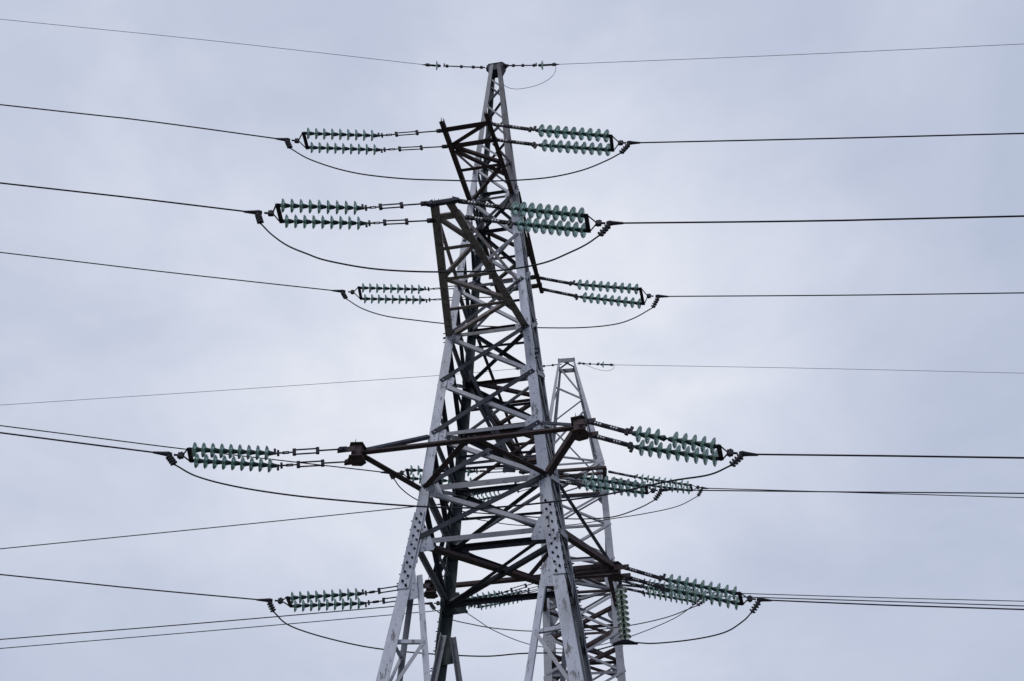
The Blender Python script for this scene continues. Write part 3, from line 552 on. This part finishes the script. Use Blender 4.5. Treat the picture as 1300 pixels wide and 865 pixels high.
# ================================================================== insulators
def lathe(bm, prof, k=24, caps=False):
    rings = []
    for x, r in prof: rings.append([bm.verts.new((x, r * math.cos(2 * math.pi * j / k), r * math.sin(2 * math.pi * j / k))) for j in range(k)] if r > 1e-5 else [bm.verts.new((x, 0, 0))])
    f = []
    for a, b in zip(rings, rings[1:]):
        for j in range(k):
            if len(a) == 1: f.append(bm.faces.new((a[0], b[j], b[(j + 1) % k])))
            elif len(b) == 1: f.append(bm.faces.new((a[j], a[(j + 1) % k], b[0])))
            else: f.append(bm.faces.new((a[j], a[(j + 1) % k], b[(j + 1) % k], b[j])))
    bmesh.ops.recalc_face_normals(bm, faces=f)
# glass shell: +x points along the string to the conductor; a shallow bell with ribs underneath
bm = bmesh.new(); R = .137
lathe(bm, [(-.016, .04), (-.014, .06), (-.004, .09), (.012, .118), (.028, .134), (.038, R), (.044, .133), (.036, .122), (.018, .110), (.044, .100), (.045, .093), (.010, .086), (.008, .076), (.046, .068), (.046, .060), (.004, .052), (.004, .036)], 28)
ME_GLASS = bpy.data.meshes.new('glass_shell'); bm.to_mesh(ME_GLASS); bm.free(); ME_GLASS.materials.append(M['glass'])
for p_ in ME_GLASS.polygons: p_.use_smooth = True
ME_GLASS2 = ME_GLASS.copy(); ME_GLASS2.name = 'pale_glass_shell'; ME_GLASS2.materials[0] = M['glass2']
bm = bmesh.new()
lathe(bm, [(-.105, 0), (-.105, .022), (-.09, .034), (-.05, .042), (-.012, .052), (.004, .050), (.012, .034), (.03, .030), (.034, .016), (.07, .014), (.07, 0)], 16)
ME_CAP = bpy.data.meshes.new('metal_cap'); bm.to_mesh(ME_CAP); bm.free(); ME_CAP.materials.append(M['cap'])
for p_ in ME_CAP.polygons: p_.use_smooth = True
def place_discs(root, P, Q, n, missing=None, fat=1.0, shell=None):
    """n cap-and-pin discs in a row from P (tower end) to Q (line end), in root space"""
    P, Q = V(P), V(Q); d, u, w = frame(Q - P); Lg = (Q - P).length; pitch = (Lg) / (n + .1)
    for k in range(n):
        c = P + d * (pitch * (k + .62))
        Rm = Matrix((d, u, w)).transposed().to_4x4(); sc = pitch / .165
        Mx = Matrix.Translation(c) @ Rm @ Matrix.Diagonal((sc, fat, fat, 1))
        if k == missing:
            o = bpy.data.objects.new('metal_cap', ME_CAP); COL.objects.link(o); o.parent = root; o.matrix_local = Mx; o['label'] = 'bare metal cap whose glass disc is missing'; continue
        o = bpy.data.objects.new('insulator_disc', shell or ME_GLASS); COL.objects.link(o); o.parent = root; o.matrix_local = Mx
        o2 = bpy.data.objects.new('metal_cap', ME_CAP); COL.objects.link(o2); o2.parent = o
def rod_set(root, A, B, right, seed=0):
    """hardware between the crossarm and the string"""
    A, B = V(A), V(B); d, u, w = frame(B - A); Lg = (B - A).length; up = w if w.z > 0 else -w
    q = lambda f: A + d * Lg * f
    bm = bmesh.new()
    box(bm, q(.05), d * .07, u * .03, up * .035); bolt(bm, q(.05) - u * .05, u, .018, .10); tube(bm, [q(0) - d * .03, q(.12)], .018, 8)
    make('shackle', bm, M['iron'], root)
    bm = bmesh.new()
    if not right:
        tube(bm, [q(.1), q(.40)], .015, 8)
        a, b = q(.40), q(.72)
        for sg in (-1, 1): tube(bm, [a + up * sg * .046, b + up * sg * .046], .014, 6)
        box(bm, a, d * .03, u * .03, up * .06); box(bm, b, d * .03, u * .03, up * .06)
        tube(bm, [q(.72), q(.80)], .014, 8)
        make('turnbuckle', bm, M['iron'], root)
        bm = bmesh.new()
        a, b = q(.79), q(.88)
        for sg in (-1, 1): tube(bm, [a + u * sg * .02, b + u * sg * .02], .010, 6); tube(bm, [a + up * sg * .02, b + up * sg * .02], .010, 6)
        tube(bm, [q(.86), q(.98)], .016, 8); box(bm, q(.94), d * .02, u * .035, up * .045)
        box(bm, q(.985) + up * .035 * (1 if seed else -1), d * .02, u * .02, up * .055)
        make('chain_link', bm, M['iron'], root)
    else:
        a, b = q(.12), q(.88)
        for sg in (-1, 1): box(bm, (a + b) / 2 + u * sg * .02, (b - a) / 2, u * .004, up * .034)
        for k in range(13):
            c = a + (b - a) * ((k + .5) / 13)
            if k % 6 in (1, 2, 3): continue
            bolt(bm, c - u * .04, u, .022, .08)
        nf = len(bm.faces)
        for k in range(13):
            if k % 6 not in (1, 2, 3): continue
            c = a + (b - a) * ((k + .5) / 13); 
            for sg in (-1, 1): bolt(bm, c + u * sg * .024, u * sg, .017, .008); bolt(bm, c + up * sg * .034, up * sg, .014, .006)
        bm.faces.ensure_lookup_table()
        for q_ in list(bm.faces)[nf:]: q_.material_index = 1
        o_ = make('extension_plate', bm, M['iron'], root); o_.data.materials.append(M['link'])
        bm = bmesh.new(); tube(bm, [q(.86), q(.99)], .02, 8); box(bm, q(.9), d * .03, u * .035, up * .055); box(bm, q(.96) + up * .05 * (1 if seed else -1), d * .025, u * .02, up * .07)
        make('chain_link', bm, M['iron'], root)
def assembly(key, label, group, disc_scale=1.0, missing=None):
    a = ASM[key]; right = key.endswith('_R'); org = (V(a['U'][0]) + V(a['L'][0])) / 2
    root = empty('insulator_string', org, label, 'insulator', group)
    l = lambda q: V(q) - org
    for nm, sd in (('U', 1), ('L', 0)):
        A, P, Q = (l(q) for q in a[nm]); rod_set(root, A, P, right, sd); place_discs(root, P, Q, 9, missing if nm == 'U' else None, 1.06 if right else .97)
    U2, L2, ap, wi = l(a['U'][2]), l(a['L'][2]), l(a['apex']), l(a['wire'][0])
    d, u, w = frame(wi - ap)
    # yoke: trapezoid plate between both strings, with two links to a common eye
    bm = bmesh.new(); e = (L2 - U2).normalized(); dd = (ap - (U2 + L2) / 2); dd = (dd - e * dd.dot(e)).normalized(); n = e.cross(dd).normalized()
    A_, B_ = U2 - e * .05, L2 + e * .05
    Lw = (B_ - A_).length
    prism(bm, A_, B_, [(.005, -.007), (.085, -.007), (.085, .007), (.005, .007)], dd, n)
    for q in (U2, L2): bolt(bm, q + dd * .04 - n * .03, n, .03, .06); box(bm, q + dd * .0, dd * .05, e * .025, n * .025)
    make('yoke_plate', bm, M['iron'], root)
    bm = bmesh.new()
    for q in (U2, L2): tube(bm, [q + dd * .08, ap - dd * .03], .014, 6)
    box(bm, ap, d * .05, u * .035, w * .045); bolt(bm, ap - w * .07, w, .024, .14); tube(bm, [ap, ap + d * .12], .02, 8)
    make('link', bm, M['iron'], root)
    return root
def conductor(key, label, r, group, cat='cable'):
    a = ASM[key]; org = V(a['wire'][0]); right = key.endswith('_R')
    root = empty('power_line', org, label, cat, group)
    pts = smooth_path([V(q) - org for q in a['wire']], 8); bm = bmesh.new(); tube(bm, pts, r, 8); make('cable', bm, M['wire'], root, True)
    # strain clamp: tapered body towards the wire, leg with U-bolts towards the jumper
    bm = bmesh.new(); ap = V(a['apex']) - org; ju = V(a['jump']) - org; d, u, w = frame(ap)
    k0 = ap * .45; tube(bm, [k0 * 1.25, k0 * .9, k0 * .4, -ap.normalized() * .12], [.035, .05, .038, .02], 8)
    e = (ju - k0 * .75); el = e.normalized(); tube(bm, [k0 * .75, k0 * .75 + e * .5, ju], [.036, .034, .024], 8)
    n = u if abs(u.dot(el)) < .9 else w; f = el.cross(n).normalized(); n = f.cross(el)
    for k in range(4):
        c = k0 * .75 + e * (.28 + k * .2)
        box(bm, c, f * .06, el * .012, n * .022)
        box(bm, c + n * .03, f * .035, el * .014, n * .016)
    make('strain_clamp', bm, M['iron'], root)
    return root
def jumper(key, label, r, group):
    P = [V(q) for q in JUMP[key]]; org = P[0]; root = empty('jumper_cable', org, label, 'cable', group)
    bm = bmesh.new(); tube(bm, smooth_path([q - org for q in P], 6), r, 8); make('cable', bm, M['wire'], root, True)
    return root
SIDE = {'L': 'left', 'R': 'right'}
IL = {
 't1A_near_L': 'topmost green glass insulator pair on the left, just below the big pylon\'s peak wire',
 't1B_near_L': 'green glass insulator pair on the left, second from the top, with long turnbuckles',
 't1A_far_L': 'green glass insulator pair on the left, third from the top, closest to the big pylon',
 't1C_near_L': 'green glass insulator pair on the left that reaches farthest from the pylon',
 't1B_far_L': 'green glass insulator pair mostly hidden behind the big pylon\'s left leg',
 't1C_far_L': 'lowest green glass insulator pair on the left, beside the big pylon\'s bolted leg joint',
 't1A_near_R': 'topmost pale glass insulator pair on the right of the big pylon',
 't1B_near_R': 'pale glass insulator pair overlapping the big pylon\'s right leg',
 't1A_far_R': 'pale glass insulator pair on the right, third from the top, beside the pylon',
 't1C_near_R': 'pale glass insulator pair on the right with one glass disc missing in its upper string',
 't1B_far_R': 'pale glass insulator pair just right of the pylon, crossed by a sagging black cable',
 't1C_far_R': 'lowest pale glass insulator pair on the right, above the lowest sagging jumper',
 't2A_near_L': 'small insulator pair between the big pylon\'s legs, just under the wide lower crossarm beam',
 't2A_near_R': 'thin glass insulator pair at the smaller pylon\'s upper right, behind a larger one',
 't2B_near_L': 'left one of two overlapping insulator pairs low between the big pylon\'s legs',
 't2B_near_R': 'thin glass insulator pair low behind the lowest right one, its lower neighbour',
 't2A_far_L': 'right one of two overlapping insulator pairs low between the big pylon\'s legs',
 't2A_far_R': 'thin glass insulator pair low behind the lowest right one, its upper neighbour'}
for k, lab in IL.items():
    assembly(k, lab, 'double glass insulator strings', missing=3 if k == 't1C_near_R' else None)
WL = {
 't1A_near_L': 'black cable running left from the topmost left insulators', 't1B_near_L': 'black cable running left from the second left insulators',
 't1A_far_L': 'black cable running left from the third left insulators', 't1C_near_L': 'thicker lower black cable of the close pair leaving the photo at middle left',
 't1B_far_L': 'thinner upper black cable of the close pair leaving the photo at middle left', 't1C_far_L': 'black cable running left from the lowest left insulators',
 't1A_near_R': 'black cable running right from the topmost right insulators', 't1B_near_R': 'black cable running right from the second right insulators',
 't1A_far_R': 'black cable running right from the third right insulators', 't1C_near_R': 'black cable running right from the insulators with a missing disc',
 't1B_far_R': 'black cable ending higher of the close pair crossing at the right edge', 't1C_far_R': 'thickest and lowest of the three cables close together at lower right',
 't2A_near_L': 'thin cable climbing from the left edge to the small pylon below the big lower arm', 't2A_near_R': 'thin cable ending lower of the close pair crossing at the right edge',
 't2B_near_L': 'upper of the two thin parallel cables at the bottom left', 't2B_near_R': 'middle one of the three cables close together at lower right',
 't2A_far_L': 'lower of the two thin parallel cables at the bottom left', 't2A_far_R': 'uppermost of the three cables close together at lower right'}
for k, lab in WL.items(): conductor(k, lab, .0150 if k[1] == '1' else .0165, 'power cables')
JL = {'t1A_near': 'top sagging black jumper cable crossing the big pylon below its peak', 't1B_near': 'second sagging black jumper cable from the top crossing the big pylon',
 't1A_far': 'third sagging black jumper cable from the top, passing behind the big pylon', 't1C_near': 'long sagging black jumper cable crossing the big pylon below the wide lower arm',
 't1B_far': 'jumper cable behind the big pylon joining the insulators just under the lower arm', 't1C_far': 'lowest sagging black jumper cable, held down by a hanging insulator string',
 't2A_near': 'thin jumper cable of the smaller pylon, its upper one', 't2B_near': 'thin jumper cable of the smaller pylon, flatter of the two low ones', 't2A_far': 'thin jumper cable of the smaller pylon, deeper of the two low ones'}
for k, lab in JL.items(): jumper(k, lab, .0150 if k[1] == '1' else .0155, 'jumper cables')
# hanging string that steadies the lowest jumper
S0, S1 = V(SUSP[0]), V(SUSP[1])
root = empty('insulator_string', S0, 'single pale yellowish glass insulator string hanging upright from the lower right bracket box', 'insulator')
bm = bmesh.new(); tube(bm, [(0, 0, .05), (0, 0, -.16)], .018, 8); box(bm, (0, 0, -.02), V((.04, 0, 0)), V((0, .02, 0)), V((0, 0, .05))); make('shackle', bm, M['iron'], root)
place_discs(root, (0, 0, -.13), (0, 0, S1.z - S0.z + .10), 9, shell=ME_GLASS2)
bm = bmesh.new(); dz = S1.z - S0.z
tube(bm, [(0, 0, dz + .12), (0, 0, dz + .02)], .016, 8); tube(bm, [(-.26, 0, dz - .02), (-.1, 0, dz + .01), (.1, 0, dz + .01), (.26, 0, dz - .02)], [.02, .05, .05, .02], 8); box(bm, (0, 0, dz + .03), V((.09, 0, 0)), V((0, .03, 0)), V((0, 0, .035)))
make('suspension_clamp', bm, M['iron'], root)
# ground wires with their single discs
GL = {'t1L': 'thin earth wire running left from the big pylon\'s peak with one small disc', 't1R': 'thin earth wire running right from the big pylon\'s peak with one small disc',
 't2L': 'thin earth wire running left from the smaller pylon\'s peak', 't2R': 'thin earth wire running right from the smaller pylon\'s peak with one small disc'}
for k, lab in GL.items():
    g = GW[k]; org = V(g['att']); root = empty('earth_wire', org, lab, 'cable', 'earth wires'); l = lambda q: V(q) - org
    D, E_ = l(g['disc']), l(g['end']); d, u, w = frame(E_)
    bm = bmesh.new(); tube(bm, [(0, 0, 0), D * .3], .02, 8); tube(bm, [D * .3, D * .85], .017, 8)
    for f in (.08, .25, .5, .8): box(bm, D * f, d * .04, u * .03, w * .035)
    box(bm, D * .86 + V((0, 0, .04)), d * .02, u * .02, V((0, 0, .06)))
    make('tension_rod', bm, M['iron'], root)
    n0 = D - d * .10; place_discs(root, n0, n0 + d * .17, 1)
    bm = bmesh.new(); tube(bm, [D + d * .05, E_], [.03, .03], 8); tube(bm, [E_, E_ + d * .1], [.022, .01], 8); box(bm, E_ * .96, d * .05, u * .03, w * .04); make('strain_clamp', bm, M['iron'], root)
    bm = bmesh.new(); tube(bm, smooth_path([l(q) for q in g['wire']], 8), .0075 if k[1] == '1' else .0085, 6); make('cable', bm, M['wire'], root, True)
for k, lab in (('loop1', 'thin wire loop hanging right of the big pylon\'s peak'), ('loop2', 'thin wire loop hanging right of the smaller pylon\'s peak')):
    P = [V(q) for q in GW[k]]; bm = bmesh.new(); tube(bm, smooth_path([q - P[0] for q in P], 8), .0075, 6)
    o = make('bonding_wire', bm, M['wire'], None, True); o.location = P[0]; tag(o, lab, 'wire', 'bonding wires')
SC.render.film_transparent = False
